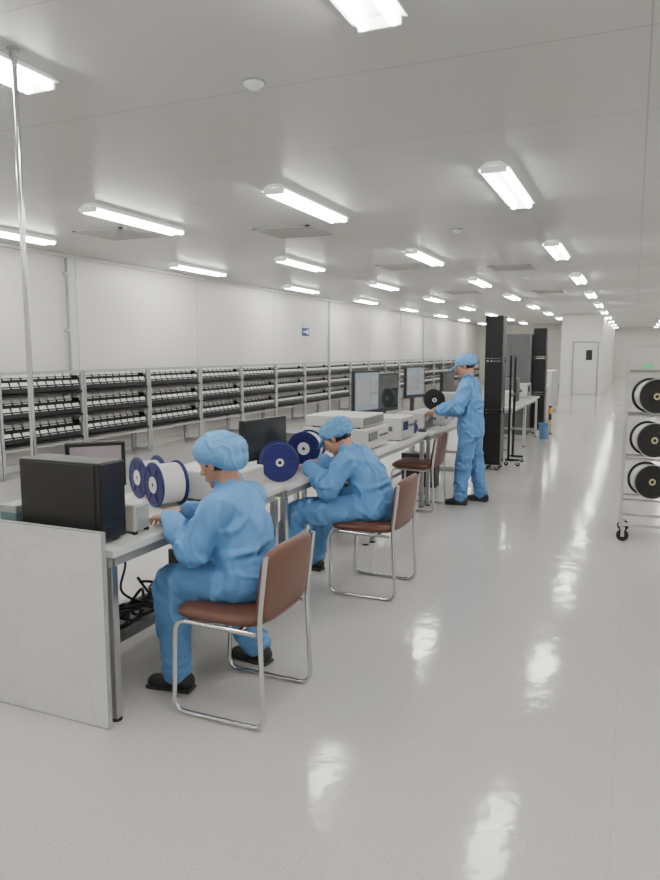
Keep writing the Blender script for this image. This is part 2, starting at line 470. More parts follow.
spool('fiber_spool', 'navy flanged spool of white fibre standing behind another spool', (-2.53, 3.28, TT), math.radians(-28), .118, .11, .09, M['navy'], M['fiber'], M['card'], group=SG)
spool('fiber_spool', 'navy flanged spool facing outward beside white instrument', (-2.08, 4.04, TT), math.radians(32), .125, .10, .09, M['navy'], M['fiber'], M['card'], group=SG, cr=.2)
spool('fiber_spool', 'navy flanged spool with white wound fibre near bent-over worker', (-2.2, 4.72, TT), math.radians(8), .125, .13, .11, M['navy'], M['fiber'], M['card'], group=SG)

# ------------------------------------------------------------------ computers and instruments
t = thing('computer_tower', 'black computer tower with plain side panel at bench end', 'computer tower', (-2.285, 2.42, TT))
pbox(t, 'case', (-.225, -.08, .012), (.225, .08, .355), M['black'], .006)
pbox(t, 'side_panel', (-.215, -.084, .022), (.20, -.08, .345), M['black'], .001)
bm = bmesh.new(); box3(bm, (.225, -.075, .02), (.232, .075, .35), .003)
for i in range(3): box3(bm, (.232, -.05, .05+i*.018), (.234, .05, .056+i*.018))
part(t, 'front_panel', bm, M['blackm'])
for x in (-.18, .18):
    for y in (-.06, .06): pbox(t, 'foot', (x-.02, y-.012, 0), (x+.02, y+.012, .013), M['rub'])
def instrument(name, label, cat, loc, rz, sx, sy, sz, body, front, details=True, group=None):
    """front faces +X"""
    t = thing(name, label, cat, loc, rz, group)
    pbox(t, 'case', (-sx/2, -sy/2, .012), (sx/2, sy/2, sz), body, .008)
    pbox(t, 'front_panel', (sx/2, -sy/2+.012, .022), (sx/2+.006, sy/2-.012, sz-.012), front, .002)
    if details:
        pbox(t, 'display', (sx/2+.006, -sy*.38, sz*.45), (sx/2+.010, -sy*.02, sz*.82), M['glass'], .001)
        for i in range(4):
            bm = bmesh.new(); bm_lathe(bm, [(.011, 0), (.011, .012), (.008, .014)], 14, 'X', (sx/2+.006, sy*(.08+.1*i), sz*.6)); part(t, 'knob', bm, M['grey'], True)
        pbox(t, 'side_vent', (-sx*.3, -sy/2-.002, sz*.42), (sx*.28, -sy/2+.001, sz*.62), M['grey'], 0)
    for x in (-.4, .4):
        for y in (-.4, .4):
            bm = bmesh.new(); bm_lathe(bm, [(.012, 0), (.012, .013)], 12, 'Z', (sx*x, sy*y, 0)); part(t, 'foot', bm, M['rub'])
    return t
instrument('power_meter', 'small off-white bench meter beside the computer tower', 'instrument', (-2.10, 2.60, TT), .1, .10, .12, .14, M['beige'], M['lgrey'], False)
instrument('test_instrument', 'white box-shaped test instrument next to seated woman', 'instrument', (-2.19, 3.45, TT), 0, .44, .36, .17, M['plast'], M['beige'], False)
instrument('test_instrument', 'wide off-white test instrument with dark side slot', 'instrument', (-2.28, 5.72, TT), 0, .56, .60, .19, M['plast'], M['beige'])
instrument('test_instrument', 'slim white instrument stacked on wide white instrument', 'instrument', (-2.30, 5.74, TT+.19), 0, .52, .54, .10, M['plast'], M['grey'], False)
instrument('test_instrument', 'white bench instrument with grey front near monitors', 'instrument', (-2.14, 6.45, TT), 0, .38, .42, .22, M['plast'], M['lgrey'])
instrument('test_instrument', 'off-white printer-like instrument beside standing worker', 'instrument', (-2.20, 7.50, TT), 0, .34, .34, .17, M['beige'], M['grey'])
instrument('test_instrument', 'off-white instrument beside black spool', 'instrument', (-2.12, 7.98, TT), 0, .36, .42, .16, M['plast'], M['lgrey'])
instrument('test_instrument', 'slim white instrument lying between spool and splicer', 'instrument', (-2.45, 5.08, TT), 0, .34, .40, .11, M['plast'], M['lgrey'])
instrument('test_instrument', 'small dark meter stacked on slim white instrument', 'instrument', (-2.47, 5.06, TT+.11), 0, .22, .24, .09, M['grey'], M['black'], False)
instrument('test_instrument', 'grey instrument at the end of the long bench', 'instrument', (-2.17, 9.1, TT), 0, .36, .42, .3, M['lgrey'], M['grey'])
instrument('test_instrument', 'white instrument on farther workbench', 'instrument', (-1.95, 11.3, TT), 0, .4, .4, .22, M['plast'], M['lgrey'])
instrument('test_instrument', 'dark grey instrument on farther workbench', 'instrument', (-1.95, 12.0, TT), 0, .4, .4, .40, M['grey'], M['black'])
instrument('test_instrument', 'white instrument on farther workbench by monitor', 'instrument', (-1.95, 13.4, TT), 0, .4, .5, .25, M['plast'], M['grey'])

def monitor(label, loc, rz, w, h, zb, scr, t_=.035):
    t = thing('computer_monitor', label, 'monitor', loc, rz, 'computer monitors')
    pbox(t, 'stand_base', (-.09, -.13, 0), (.1, .13, .014), M['black'], .005)
    bm = bmesh.new(); box3(bm, (-.04, -.03, .01), (-.015, .03, zb+h*.5), .005); part(t, 'stand_neck', bm, M['black'])
    bm = bmesh.new(); box3(bm, (-.015, -w/2, zb), (-.015+t_, w/2, zb+h), .006); box3(bm, (-.04, -w*.3, zb+h*.2), (-.014, w*.3, zb+h*.8), .01)
    part(t, 'casing', bm, M['black'])
    sc_ = pbox(t, 'screen', (-.015+t_, -w/2+.022, zb+.04), (-.0125+t_, w/2-.022, zb+h-.022), scr, 0)
    if scr is M['screen']:
        for q, (a0, a1, b0, b1) in enumerate(((-.4, .1, .25, .8), (.14, .42, .5, .85), (.14, .42, .2, .44))):
            bm = bmesh.new(); box3(bm, (-.0125+t_, w*a0, zb+h*b0), (-.0115+t_, w*a1, zb+h*b1))
            o = to_obj(bm, 'window_pane', M['lgrey']); o.parent = sc_
    return t
monitor('black flat monitor with dim pinkish screen behind the spools', (-2.57, 2.90, TT), math.radians(-42), .30, .24, .12, M['screenp'])
monitor('black flat monitor seen beside white instrument', (-2.40, 4.42, TT), math.radians(-10), .50, .29, .07, M['glass'])
monitor('tall black monitor showing grey-blue display on workbench', (-2.50, 6.78, TT), math.radians(-14), .46, .44, .20, M['screen'])
monitor('black monitor with dark screen next to lit monitor', (-2.48, 7.40, TT), math.radians(-8), .50, .42, .18, M['glass'])
monitor('black monitor with grey-blue screen beside black spool', (-2.42, 8.25, TT), math.radians(-16), .42, .38, .28, M['screen'])
monitor('black monitor at the end of the long bench', (-2.35, 9.6, TT), math.radians(-8), .44, .36, .2, M['glass'])
monitor('small black monitor on farther workbench', (-2.05, 12.7, TT), 0, .4, .3, .12, M['glass'])
spool('fiber_spool', 'black flanged spool standing on white instrument', (-2.10, 7.98, TT+.16), math.radians(20), .12, .1, .09, M['black'], M['fiber'], M['card'], cr=.2)
spool('fiber_spool', 'small navy flanged spool between the white instruments', (-2.05, 6.88, TT), math.radians(25), .07, .07, .055, M['navy'], M['fiber'], M['card'], cr=.25)

def keyboard(loc, rz, lb):
    t = thing('keyboard', lb, 'keyboard', loc, rz)
    pbox(t, 'keyboard_case', (-.07, -.2, 0), (.07, .2, .018), M['black'], .005)
    bm = bmesh.new()
    for i in range(5):
        for j in range(15): box3(bm, (-.058+i*.024, -.19+j*.0255, .018), (-.039+i*.024, -.169+j*.0255, .024))
    k_ = part(t, 'keys', bm, M['grey']); k_['kind'] = 'stuff'
keyboard((-2.24, 7.0, TT), 0, 'black keyboard on the workbench by the monitors')
keyboard((-2.07, 5.16, TT), .1, 'black keyboard on the bench beside bent-over worker')
def mouse(loc, lb):
    t = thing('computer_mouse', lb, 'mouse', loc, .2)
    bm = bmesh.new(); bmesh.ops.create_uvsphere(bm, u_segments=16, v_segments=10, radius=1, matrix=Matrix.Translation((0, 0, .012)) @ Matrix.Diagonal((.05, .03, .022, 1)))
    for v in bm.verts: v.co.z = max(v.co.z, 0)
    part(t, 'mouse_shell', bm, M['black'], True)
    bm = bmesh.new(); bm_lathe(bm, [(.006, -.003), (.006, .003)], 12, 'Y', (-.025, 0, .031)); part(t, 'scroll_wheel', bm, M['grey'], True)
mouse((-2.0, 7.15, TT), 'black computer mouse on the workbench'); mouse((-2.05, 4.90, TT), 'black computer mouse beside keyboard')
def lidbox(name, label, cat, loc, s, m1, m2, rz=0):
    t = thing(name, label, cat, loc, rz)
    pbox(t, 'tray', (-s[0]/2, -s[1]/2, 0), (s[0]/2, s[1]/2, s[2]*.75), m1, .006)
    pbox(t, 'lid', (-s[0]/2-.003, -s[1]/2-.003, s[2]*.75), (s[0]/2+.003, s[1]/2+.003, s[2]), m2, .004)
lidbox('fiber_cutter', 'small dark fibre cutter on the bench by seated woman', 'tool', (-2.26, 2.80, TT), (.09, .08, .05), M['grey'], M['lgrey'])
lidbox('fusion_splicer', 'small white fusion splicer in front of bent-over worker', 'instrument', (-2.25, 4.42, TT), (.12, .14, .12), M['plast'], M['grey'])
lidbox('plastic_box', 'teal plastic box on the bench beside the tower', 'box', (-2.605, 2.42, TT), (.10, .14, .13), M['teal'], M['lgrey'])
lidbox('parts_box', 'white parts box on the workbench', 'box', (-2.5, 6.25, TT), (.2, .3, .16), M['plast'], M['lgrey'])
lidbox('parts_box', 'blue parts box on the workbench', 'box', (-2.12, 8.5, TT), (.2, .25, .12), M['bin'], M['bin'])
lidbox('parts_box', 'black parts box on the workbench beside white instrument', 'box', (-2.42, 3.78, TT), (.2, .2, .12), M['black'], M['grey'])
lidbox('computer_case', 'black computer case lying on floor under the workbench', 'computer', (-2.38, 3.62, .0), (.40, .2, .4), M['blackm'], M['black'])
lidbox('computer_case', 'black computer case standing on floor under the workbench', 'computer', (-2.36, 6.1, .0), (.42, .2, .4), M['blackm'], M['black'])
lidbox('computer_case', 'black computer case standing under the bench by the empty chair', 'computer', (-2.31, 8.2, .0), (.42, .2, .4), M['blackm'], M['black'])
def papers(loc, rz, lb):
    t = thing('paper_sheet', lb, 'paper', loc, rz, 'paper sheets on the benches')
    pbox(t, 'sheet', (-.105, -.148, 0), (.105, .148, .003), M['paper'], 0)
papers((-2.06, 6.12, TT), -.1, 'white record sheet lying on the workbench'); papers((-2.0, 7.70, TT), .15, 'white record sheet lying on the workbench')

# cables
def cable(label, pts, r=.006):
    o = pts[0]
    t = thing('power_cable', label, 'cable', o, group='black cables under the workbench')
    P = [V(p)-V(o) for p in pts]
    out = []
    for i in range(len(P)-1):
        p0 = P[max(i-1, 0)]; p1 = P[i]; p2 = P[i+1]; p3 = P[min(i+2, len(P)-1)]
        for k in range(8):
            s = k/8
            out.append(.5*((2*p1)+(-p0+p2)*s+(2*p0-5*p1+4*p2-p3)*s*s+(-p0+3*p1-3*p2+p3)*s**3))
    out.append(P[-1])
    bm = bmesh.new(); bm_sweep(bm, out, r, 8); part(t, 'cable_sheath', bm, M['rub'], True)
LC = 'tangled black power cable hanging under the workbench'
for k in range(3):
    y0 = 2.6+.22*k
    cable(LC, [(-2.62, y0, TT-.09), (-2.60+.02*k, y0+.05, .45), (-2.5, y0-.05, .3), (-2.38+.03*k, y0+.08, .20), (-2.42, y0+.2, .22), (-2.5, y0+.1, .20)], .007)
LH = 'black cable coiled in a heap under the workbench'
for k in range(9):
    a0 = random.random()*6; cx = -2.42+random.uniform(-.03, .05); cy = 2.62+.08*k
    pts = []
    for q in range(9):
        a = a0+q*.95; rr = .07+.03*random.random()
        pts.append((cx+math.cos(a)*rr*.9, cy+math.sin(a)*rr*1.5, .19+.018*q*random.random()+.01*(k % 3)))
    cable(LH, pts, .008)
for k in range(5):
    y0 = 3.46+.08*k
    cable(LC, [(-2.10-.03*k, y0, TT-.09), (-2.13, y0+.06, .55), (-2.04-.02*k, y0+.02, .44), (-2.10, y0+.10, .5), (-2.12, y0+.06, .42), (-2.13, y0, .46)], .009)
t = thing('cable_tray', 'dark metal cable tray spanning under the workbench', 'cable tray', (-2.42, 2.93, 0))
bm = bmesh.new(); box3(bm, (-.12, -.52, .155), (.12, .52, .163)); box3(bm, (-.12, -.52, .163), (-.11, .52, .2)); box3(bm, (.11, -.52, .163), (.12, .52, .2))
part(t, 'tray_sheet', bm, M['grey'])
for y in (-.5, .5):
    bm = bmesh.new()
    box3(bm, (-.15, y-.015, 0), (-.13, y+.015, .155)); box3(bm, (.1, y-.015, 0), (.12, y+.015, .155)); box3(bm, (-.15, y-.015, .14), (.12, y+.015, .155))
    part(t, 'tray_support', bm, M['lgrey'])

# ------------------------------------------------------------------ tall black racks & farther stuff
def caster(root, x, y, r=.03):
    bm = bmesh.new(); bm_lathe(bm, [(r*.5, -.011), (r, -.010), (r, .010), (r*.5, .011)], 20, 'Y', (x, y, r)); part(root, 'caster_wheel', bm, M['rub'], True)
    bm = bmesh.new(); box3(bm, (x-.014, y-.018, r*.8), (x+.014, y-.013, r*2+.01)); box3(bm, (x-.014, y+.013, r*.8), (x+.014, y+.018, r*2+.01)); box3(bm, (x-.02, y-.02, r*2+.006), (x+.02, y+.02, r*2+.014))
    part(root, 'caster_fork', bm, M['alu'])
def tall_rack(label, x, y, w, d, h):
    t = thing('equipment_rack', label, 'equipment rack', (x, y, 0), group='tall black equipment racks')
    bm = bmesh.new()
    for sx in (-1, 1):
        for sy in (-1, 1): bm_box(bm, (sx*(w/2-.01), sy*(d/2-.01), .075+(h-.075)/2), (.02, .02, h-.075))
    for z in (.09, .8, 1.5, h-.012):
        box3(bm, (-w/2, -d/2, z-.01), (w/2, d/2, z+.01))
    part(t, 'rack_frame', bm, M['blackm'])
    for z0, z1, n in ((1.52, h-.02, 'upper_panel'), (.83, 1.47, 'middle_panel'), (.12, .77, 'lower_panel')):
        bm = bmesh.new(); box3(bm, (-w/2+.006, -d/2-.004, z0), (w/2-.006, d/2-.01, z1), .006)
        pn = part(t, n, bm, M['blackm'])
        b_ = bmesh.new(); box3(b_, (w/2-.006, -d/2+.03, z0+.02), (w/2+.002, d/2-.03, z1-.02), .002)
        o = to_obj(b_, 'side_plate', M['blackm']); o.parent = pn
    for sx in (-1, 1):
        for sy in (-1, 1): caster(t, sx*(w/2-.04), sy*(d/2-.04))
    return t
tall_rack('tall narrow black equipment rack on casters behind standing worker', -1.735, 9.80, .23, .30, 2.08)
tall_rack('tall black equipment rack beside grey cabinet', -1.70, 14.5, .24, .32, 2.06)
t = thing('frame_stand', 'open black steel frame stand on casters', 'stand', (-1.58, 10.35, 0))
bm = bmesh.new()
for y in (-.2, .2):
    box3(bm, (-.015, y-.015, .07), (.015, y+.015, 1.55)); box3(bm, (-.04, y-.015, .07), (.15, y+.015, .1))
for z in (.5, 1.0, 1.53): box3(bm, (-.01, -.2, z-.015), (.01, .2, z+.015))
part(t, 'stand_frame', bm, M['blackm'])
for x in (-.03, .13):
    for y in (-.2, .2): caster(t, x, y)
t = thing('metal_cabinet', 'large dark grey metal cabinet standing behind the benches', 'cabinet', (-2.07, 14.35, 0))
pbox(t, 'body', (-.5, -.25, 0), (.22, .3, 1.95), M['grey'], .01)
for s in (0, 1): pbox(t, 'cabinet_door', (-.49+s*.355, -.262, .05), (-.49+s*.355+.345, -.25, 1.92), M['grey'], .003)
for x_ in (-.17, -.12): pbox(t, 'handle', (x_, -.28, .95), (x_+.01, -.262, 1.1), M['chrome'], .001)
t = thing('waste_bin', 'small blue plastic bin beside the workbench', 'bin', (-1.48, 13.6, 0))
bm = bmesh.new(); bm_lathe(bm, [(.0, .0), (.08, 0), (.10, .28), (.11, .28), (.11, .29), (.09, .29), (.07, .02), (0, .02)], 24, 'Z'); part(t, 'bin_body', bm, M['bin'], True)
bm = bmesh.new(); ring = [(math.cos(2*math.pi*k/24)*.11, math.sin(2*math.pi*k/24)*.11, .287) for k in range(24)]; bm_sweep(bm, ring, .006, 6, closed=True); part(t, 'bin_rim', bm, M['bin'], True)
t = thing('guard_post', 'short yellow and black guard post by the tall rack', 'guard post', (-1.47, 14.45, 0))
for z0, z1 in ((.02, .28), (.40, .52)):
    bm = bmesh.new(); bm_lathe(bm, [(.036, z0), (.036, z1)], 16, 'Z'); part(t, 'yellow_band', bm, M['yellow'], True)
bm = bmesh.new(); bm_lathe(bm, [(.06, 0), (.06, .02), (.032, .03), (.032, .54), (.02, .56)], 16, 'Z'); part(t, 'post', bm, M['black'], True)
for (x, y, s, lb) in ((-2.3, 17.5, (.8, 1.4, .8), 'low white cabinet standing in the hall'), (-2.4, 20.5, (.8, 1.6, 1.1), 'low white cabinet with steel trim standing in the hall')):
    t = thing('low_cabinet', lb, 'cabinet', (x, y, 0))
    pbox(t, 'body', (-s[0]/2, -s[1]/2, .03), (s[0]/2, s[1]/2, s[2]), M['plast'], .006)
    for i in range(2): pbox(t, 'cabinet_door', (s[0]/2, -s[1]/2+.02+i*s[1]/2, .08), (s[0]/2+.015, -s[1]/2+s[1]/2-.01+i*s[1]/2, s[2]-.03), M['lgrey'], .003)
    bm = bmesh.new(); box3(bm, (-s[0]/2+.03, -s[1]/2+.03, 0), (s[0]/2-.03, s[1]/2-.03, .03)); part(t, 'plinth', bm, M['grey'])

# ------------------------------------------------------------------ trolley
TX, TY = .005, 6.40
t = thing('spool_trolley', 'grey steel wheeled trolley holding black spools', 'trolley', (TX, TY, 0))
bm = bmesh.new()
W_, D_ = .92, .42
for x in (-.05, W_):
    for y in (0, D_):
        box3(bm, (x-.013, y-.013, .13), (x+.013, y+.013, 1.66))
for x in (-.05, W_):
    for z in (.15, .22, 1.65): box3(bm, (x-.012, 0, z-.012), (x+.012, D_, z+.012))
for y in (0, D_):
    for z in (.15, 1.65): box3(bm, (-.05, y-.012, z-.012), (W_, y+.012, z+.012))
part(t, 'trolley_frame', bm, M['alu'])
for z in (1.60, 1.235, .865, .51):
    bm = bmesh.new()
    for y in (.09, .33): bm_sweep(bm, [(-.05, y, z-.165), (W_, y, z-.165)], .011, 10)
    for x in (-.05, W_): box3(bm, (x-.008, 0, z-.172), (x+.008, D_, z-.158))
    part(t, 'support_rail', bm, M['chrome'], True)
for x in (-.03, W_-.02):
    for y in (.02, D_-.02): caster(t, x, y, .05)
for z in (1.235, .865, .51):
    for dx in (.155, .57):
        spool('large_fiber_spool', 'large black flanged spool with white wound fibre on trolley', (TX+dx, TY+.21, z-.154), math.radians(17), .15, .17, .13, M['black'], M['fiber'], M['yhub'], group='black spools on the trolley', cr=.18, rim=M['rim'])

# ------------------------------------------------------------------ people
def cap_bm(bm, p0, p1, r0, r1, lat=None, sl=1., seg=18, sd=1.):
    p0 = V(p0); p1 = V(p1); d = p1-p0; L = d.length; d = d.normalized() if L > 1e-6 else V((0, 0, 1))
    ref = V(lat) if lat is not None else (V((0, 0, 1)) if abs(d.z) < .9 else V((1, 0, 0)))
    u = (ref-d*ref.dot(d)).normalized(); w = d.cross(u)
    st = []
    for k in range(1, 6):
        a = math.pi/2*(1-k/5.); st.append((-math.sin(a)*r0, math.cos(a)*r0))
    for k in range(0, 5):
        a = math.pi/2*k/5.; st.append((L+math.sin(a)*r1, math.cos(a)*r1))
    rings = []
    for h, r in st:
        rings.append([bm.verts.new(p0+d*h+(u*sl*math.cos(2*math.pi*k/seg)+w*sd*math.sin(2*math.pi*k/seg))*r) for k in range(seg)])
    a = bm.verts.new(p0-d*r0); b = bm.verts.new(p1+d*r1)
    for A, B in zip(rings, rings[1:]):
        for k in range(seg): bm.faces.new((A[k], A[(k+1) % seg], B[(k+1) % seg], B[k]))
    for k in range(seg):
        bm.faces.new((a, rings[0][(k+1) % seg], rings[0][k])); bm.faces.new((b, rings[-1][k], rings[-1][(k+1) % seg]))

def ell_bm(bm, c, B, r, seg=20):
    Mx = Matrix.Translation(V(c)) @ B.to_4x4() @ Matrix.Diagonal((r[0], r[1], r[2], 1))
    bmesh.ops.create_uvsphere(bm, u_segments=seg, v_segments=seg//2, radius=1., matrix=Mx)

def blob(name, bm, mt, base, voxel=.01, smooth=3, disp=0., freq=9., joints=()):
    bmesh.ops.recalc_face_normals(bm, faces=bm.faces)
    me = bpy.data.meshes.new('tmp'); bm.to_mesh(me); bm.free()
    o = bpy.data.objects.new('tmp', me); COL.objects.link(o)
    m = o.modifiers.new('r', 'REMESH'); m.mode = 'VOXEL'; m.voxel_size = voxel
    s = o.modifiers.new('s', 'SMOOTH'); s.iterations = smooth; s.factor = .5
    dg = bpy.context.evaluated_depsgraph_get()
    nm = bpy.data.meshes.new_from_object(o.evaluated_get(dg))
    bpy.data.objects.remove(o)
    if disp:
        ns = [v.normal.copy() for v in nm.vertices]
        for v, nn in zip(nm.vertices, ns):
            p = v.co*freq
            q = V((p.x*1.3, p.y*1.3, p.z*.8+p.x*.6))+V((noise.noise(p*.5), noise.noise(p*.5+V((9, 3, 1))), noise.noise(p*.5+V((2, 7, 5)))))*1.3
            a = abs(noise.noise(q)); f = max(0., 1-a*5.)**1.3
            h = f-.2
            for jp, jd, jr in joints:      # bunched folds across the limb at bent joints
                r_ = v.co-jp; dl = r_.length
                if dl < jr:
                    w_ = (1-dl/jr)
                    h += w_*.6*math.sin(r_.dot(jd)*125+3*noise.noise(v.co*9))
            v.co += nn*disp*h
    bb = V(base)
    for v in nm.vertices: v.co -= bb
    nm.name = name
    nm.materials.clear(); nm.materials.append(mt)
    for p in nm.polygons: p.use_smooth = True
    ob = bpy.data.objects.new(name, nm); COL.objects.link(ob)
    return ob

def hand(bm, W, D, N, S, curl=.5, k=1.):
    W = V(W); D = V(D).normalized(); N = V(N); N = (N-D*N.dot(D)).normalized(); S0 = V(S); S = (S0-D*S0.dot(D)-N*S0.dot(N)).normalized()
    cap_bm(bm, W, W+D*.03*k, .024*k, .02*k, S, 1.25)
    for q in (-.026, -.009, .009, .026):
        cap_bm(bm, W+D*.02*k+S*q*.6*k, W+D*.082*k+S*q*k, .014*k, .0125*k)
    Ls = [.8, .95, 1., .9]
    for i, q in enumerate((-.031, -.0105, .0105, .031)):
        p = W+D*.085*k+S*q*k
        a = .15; seg = [.036, .024, .019]; r = .0092
        for j, sl in enumerate(seg):
            a += curl*(.55+.18*j) + .05*(i-1)
            dd = (D*math.cos(a)+N*math.sin(a)+S*q*1.5).normalized()
            p2 = p+dd*sl*Ls[i]*k
            cap_bm(bm, p, p2, r*k, (r-.001)*k, seg=10); p = p2; r -= .001
    p = W+D*.025*k+S*.025*k
    d1 = (D*.75+S*.7+N*.25).normalized()
    p2 = p+d1*.042*k; cap_bm(bm, p, p2, .0145*k, .0115*k, seg=10)
    d2 = (D*.95+S*.1+N*.4).normalized()
    p3 = p2+d2*.03*k; cap_bm(bm, p2, p3, .0112*k, .0095*k, seg=10)
    cap_bm(bm, p3, p3+(D+N*.5).normalized()*.02*k, .0098*k, .008*k, seg=10)

def person(P):
    lat = V(P['lat'])
    base = V(P['base'])
    pel, chest, neck = V(P['pelvis']), V(P['chest']), V(P['neck'])
    F = V(P['hf']).normalized(); Lh = V(P.get('hl', P['lat'])); Lh = (Lh-F*Lh.dot(F)).normalized(); U = F.cross(Lh)
    if U.z < 0: U = -U
    C = V(P['head'])
    B = Matrix((F, Lh, U)).transposed()
    H = lambda f, l, u: C+F*f+Lh*l+U*u
    bm = bmesh.new()
    ell_bm(bm, H(-.012, 0, .025), B, (.096, .076, .092))
    ell_bm(bm, H(.028, 0, -.045), B, (.058, .058, .062))
    ell_bm(bm, H(.045, 0, -.01), B, (.046, .060, .065))
    for s in (-1, 1):
        ell_bm(bm, H(.05, s*.036, -.022), B, (.028, .024, .026))
        cap_bm(bm, H(.078, s*.012, .024), H(.066, s*.045, .022), .010, .009)
        cap_bm(bm, H(-.005, s*.074, .012), H(-.008, s*.079, -.028), .013, .009, F, 1.3, sd=.6)
    cap_bm(bm, H(.086, 0, .012), H(.108, 0, -.022), .008, .0125)
    for s in (-1, 1): cap_bm(bm, H(.094, s*.011, -.027), H(.090, s*.013, -.027), .008, .007)
    cap_bm(bm, H(.084, -.016, -.052), H(.084, .016, -.052), .009, .009)
    cap_bm(bm, H(.080, -.014, -.064), H(.080, .014, -.064), .009, .009)
    ell_bm(bm, H(.066, 0, -.088), B, (.022, .026, .020))
    cap_bm(bm, H(-.03, 0, -.03), neck, .052, .058)
    cap_bm(bm, pel, chest, .10, .10, lat, 1.3); cap_bm(bm, chest, neck-(neck-chest)*.15, .10, .05, lat, 1.4)
    for s in 'LR':
        sh, el, wr = V(P['sh'+s]), V(P['el'+s]), V(P['wr'+s])
        hp, kn, an = V(P['hip'+s]), V(P['kn'+s]), V(P['an'+s])
        cap_bm(bm, chest+(neck-chest)*.6, sh, .05, .045)
        cap_bm(bm, sh, el, .045, .036); cap_bm(bm, el, wr, .036, .024)
        cap_bm(bm, pel, hp, .09, .08); cap_bm(bm, hp, kn, .078, .052); cap_bm(bm, kn, an, .05, .034)
        td = V(P['toe'+s]).normalized()
        cap_bm(bm, an-V((0, 0, .04))-td*.01, an-V((0, 0, .06))+td*.09, .028, .02)
        hd = P['hand'+s]
        hand(bm, wr, hd[0], hd[1], hd[2], hd[3], 1.05)
    body = blob('person', bm, M['skin'], base, .0048, 2)
    body.location = base
    body['label'] = P['label']; body['category'] = 'person'
    def child(name, bmx, mt, **k):
        o = blob(name, bmx, mt, base, **k); o.parent = body; return o
    # ---- jacket (loose smock)
    bm = bmesh.new()
    j = P.get('jk', 1.)
    hem = V(P['hem'])
    cap_bm(bm, hem, pel+(chest-pel)*.25, .140*j, .130*j, lat, 1.36)
    cap_bm(bm, pel+(chest-pel)*.2, chest, .129*j, .130*j, lat, 1.32)
    cap_bm(bm, chest, chest+(neck-chest)*.55, .130*j, .108*j, lat, 1.36)
    cap_bm(bm, chest+(neck-chest)*.45, neck-(neck-chest)*.12, .112*j, .066, lat, 1.25)
    cap_bm(bm, neck-(neck-chest)*.1, neck+(neck-chest)*.06+U*.012, .066, .062)
    jt = []
    for s in 'LR':
        sh, el, wr = V(P['sh'+s]), V(P['el'+s]), V(P['wr'+s])
        cap_bm(bm, chest+(neck-chest)*.66, sh, .08, .073); cap_bm(bm, sh, el, .077*j, .070*j); cap_bm(bm, el, wr-(wr-el)*.10, .071*j, .056)
        cap_bm(bm, wr-(wr-el)*.18, wr-(wr-el)*.06, .044, .043)
        jt.append((el, ((wr-el).normalized()-(sh-el).normalized()).normalized(), .13))
        if 'seated' in P:
            hp, kn = V(P['hip'+s]), V(P['kn'+s])
            cap_bm(bm, hem, hp+(kn-hp)*.14, .11, .102)
    if 'seated' in P: jt.append((pel+(chest-pel)*.3, (chest-pel).normalized(), .20))
    child('jacket', bm, M['blue'], voxel=.0075, smooth=4, disp=.013, freq=6., joints=jt)
    # ---- trousers
    bm = bmesh.new(); jt = []
    for s in 'LR':
        hp, kn, an = V(P['hip'+s]), V(P['kn'+s]), V(P['an'+s])
        cap_bm(bm, pel+(hp-pel)*.2-V((0, 0, .01)), hp, .105, .10)
        cap_bm(bm, hp, kn, .10, .086); cap_bm(bm, kn, an+(kn-an)*.10, .086, .072)
        cap_bm(bm, an+(kn-an)*.14, an+(kn-an)*.03, .073, .074)
        jt.append((kn, ((an-kn).normalized()-(hp-kn).normalized()).normalized(), .14))
        jt.append((an+V((0, 0, .06)), V((0, 0, 1)), .13))
    child('trousers', bm, M['blued'], voxel=.008, smooth=4, disp=.013, freq=6., joints=jt)
    # ---- shoes
    for s in 'LR':
        an = V(P['an'+s]); td = V(P['toe'+s]).normalized(); tl = V((td.x, td.y, 0)).normalized().cross(V((0, 0, 1)))
        g = an-V((0, 0, P.get('ah'+s, .085)))
        bm = bmesh.new()
        cap_bm(bm, g-td*.045+V((0, 0, .048)), g+td*.05+V((0, 0, .044)), .044, .040, tl, 1.05)
        cap_bm(bm, g+td*.05+V((0, 0, .036)), g+td*.12+V((0, 0, .032)), .046, .034, tl, 1.2, sd=.8)
        cap_bm(bm, g-td*.03+V((0, 0, .05)), g-td*.01+V((0, 0, .10)), .044, .040)
        child('shoe', bm, M['shoe'], voxel=.006, smooth=3)
        bm = bmesh.new()
        Rm = Matrix((td, tl, td.cross(tl) if td.cross(tl).z > 0 else -td.cross(tl))).transposed().to_4x4()
        bm_box(bm, g+td*.035+V((0, 0, .010)), (.235, .088, .02), .009, Rm)
        child('shoe_sole', bm, M['sole'], voxel=.005, smooth=2)
    # ---- hair
    bm = bmesh.new()
    ell_bm(bm, H(-.028, 0, .02), B, (.086, .080, .084)); cap_bm(bm, H(-.07, -.03, -.025), H(-.07, .03, -.025), .028, .028)
    for s in (-1, 1): cap_bm(bm, H(.022, s*.070, .03), H(.016, s*.070, .0), .012, .008)
    child('hair', bm, M['hair'], voxel=.006, smooth=2, disp=.003, freq=40)
    # ---- cap
    bm = bmesh.new()
    Bt = Matrix.Rotation(P.get('captilt', -.25), 3, Lh) @ B
    pf = P.get('puff', 1.)
    HC = H(-.030, 0, .050)
    ell_bm(bm, HC, Bt, (.122*pf, .101*pf, .078*pf))
    ell_bm(bm, HC+Bt @ V((-.030, 0, -.022)), Bt, (.090*pf, .096*pf, .060*pf))
    if not P.get('brim'):
        ell_bm(bm, HC+Bt @ V((-.068, 0, -.045)), Bt, (.066, .084, .055))
    ring = []
    for k in range(28):
        a = 2*math.pi*k/28
        v = Bt @ V((.098*math.cos(a)-.004, .085*math.sin(a), -.028-.012*(1-math.cos(a)))); ring.append(HC+v)
    bm_sweep(bm, ring, .011, 10, closed=True)
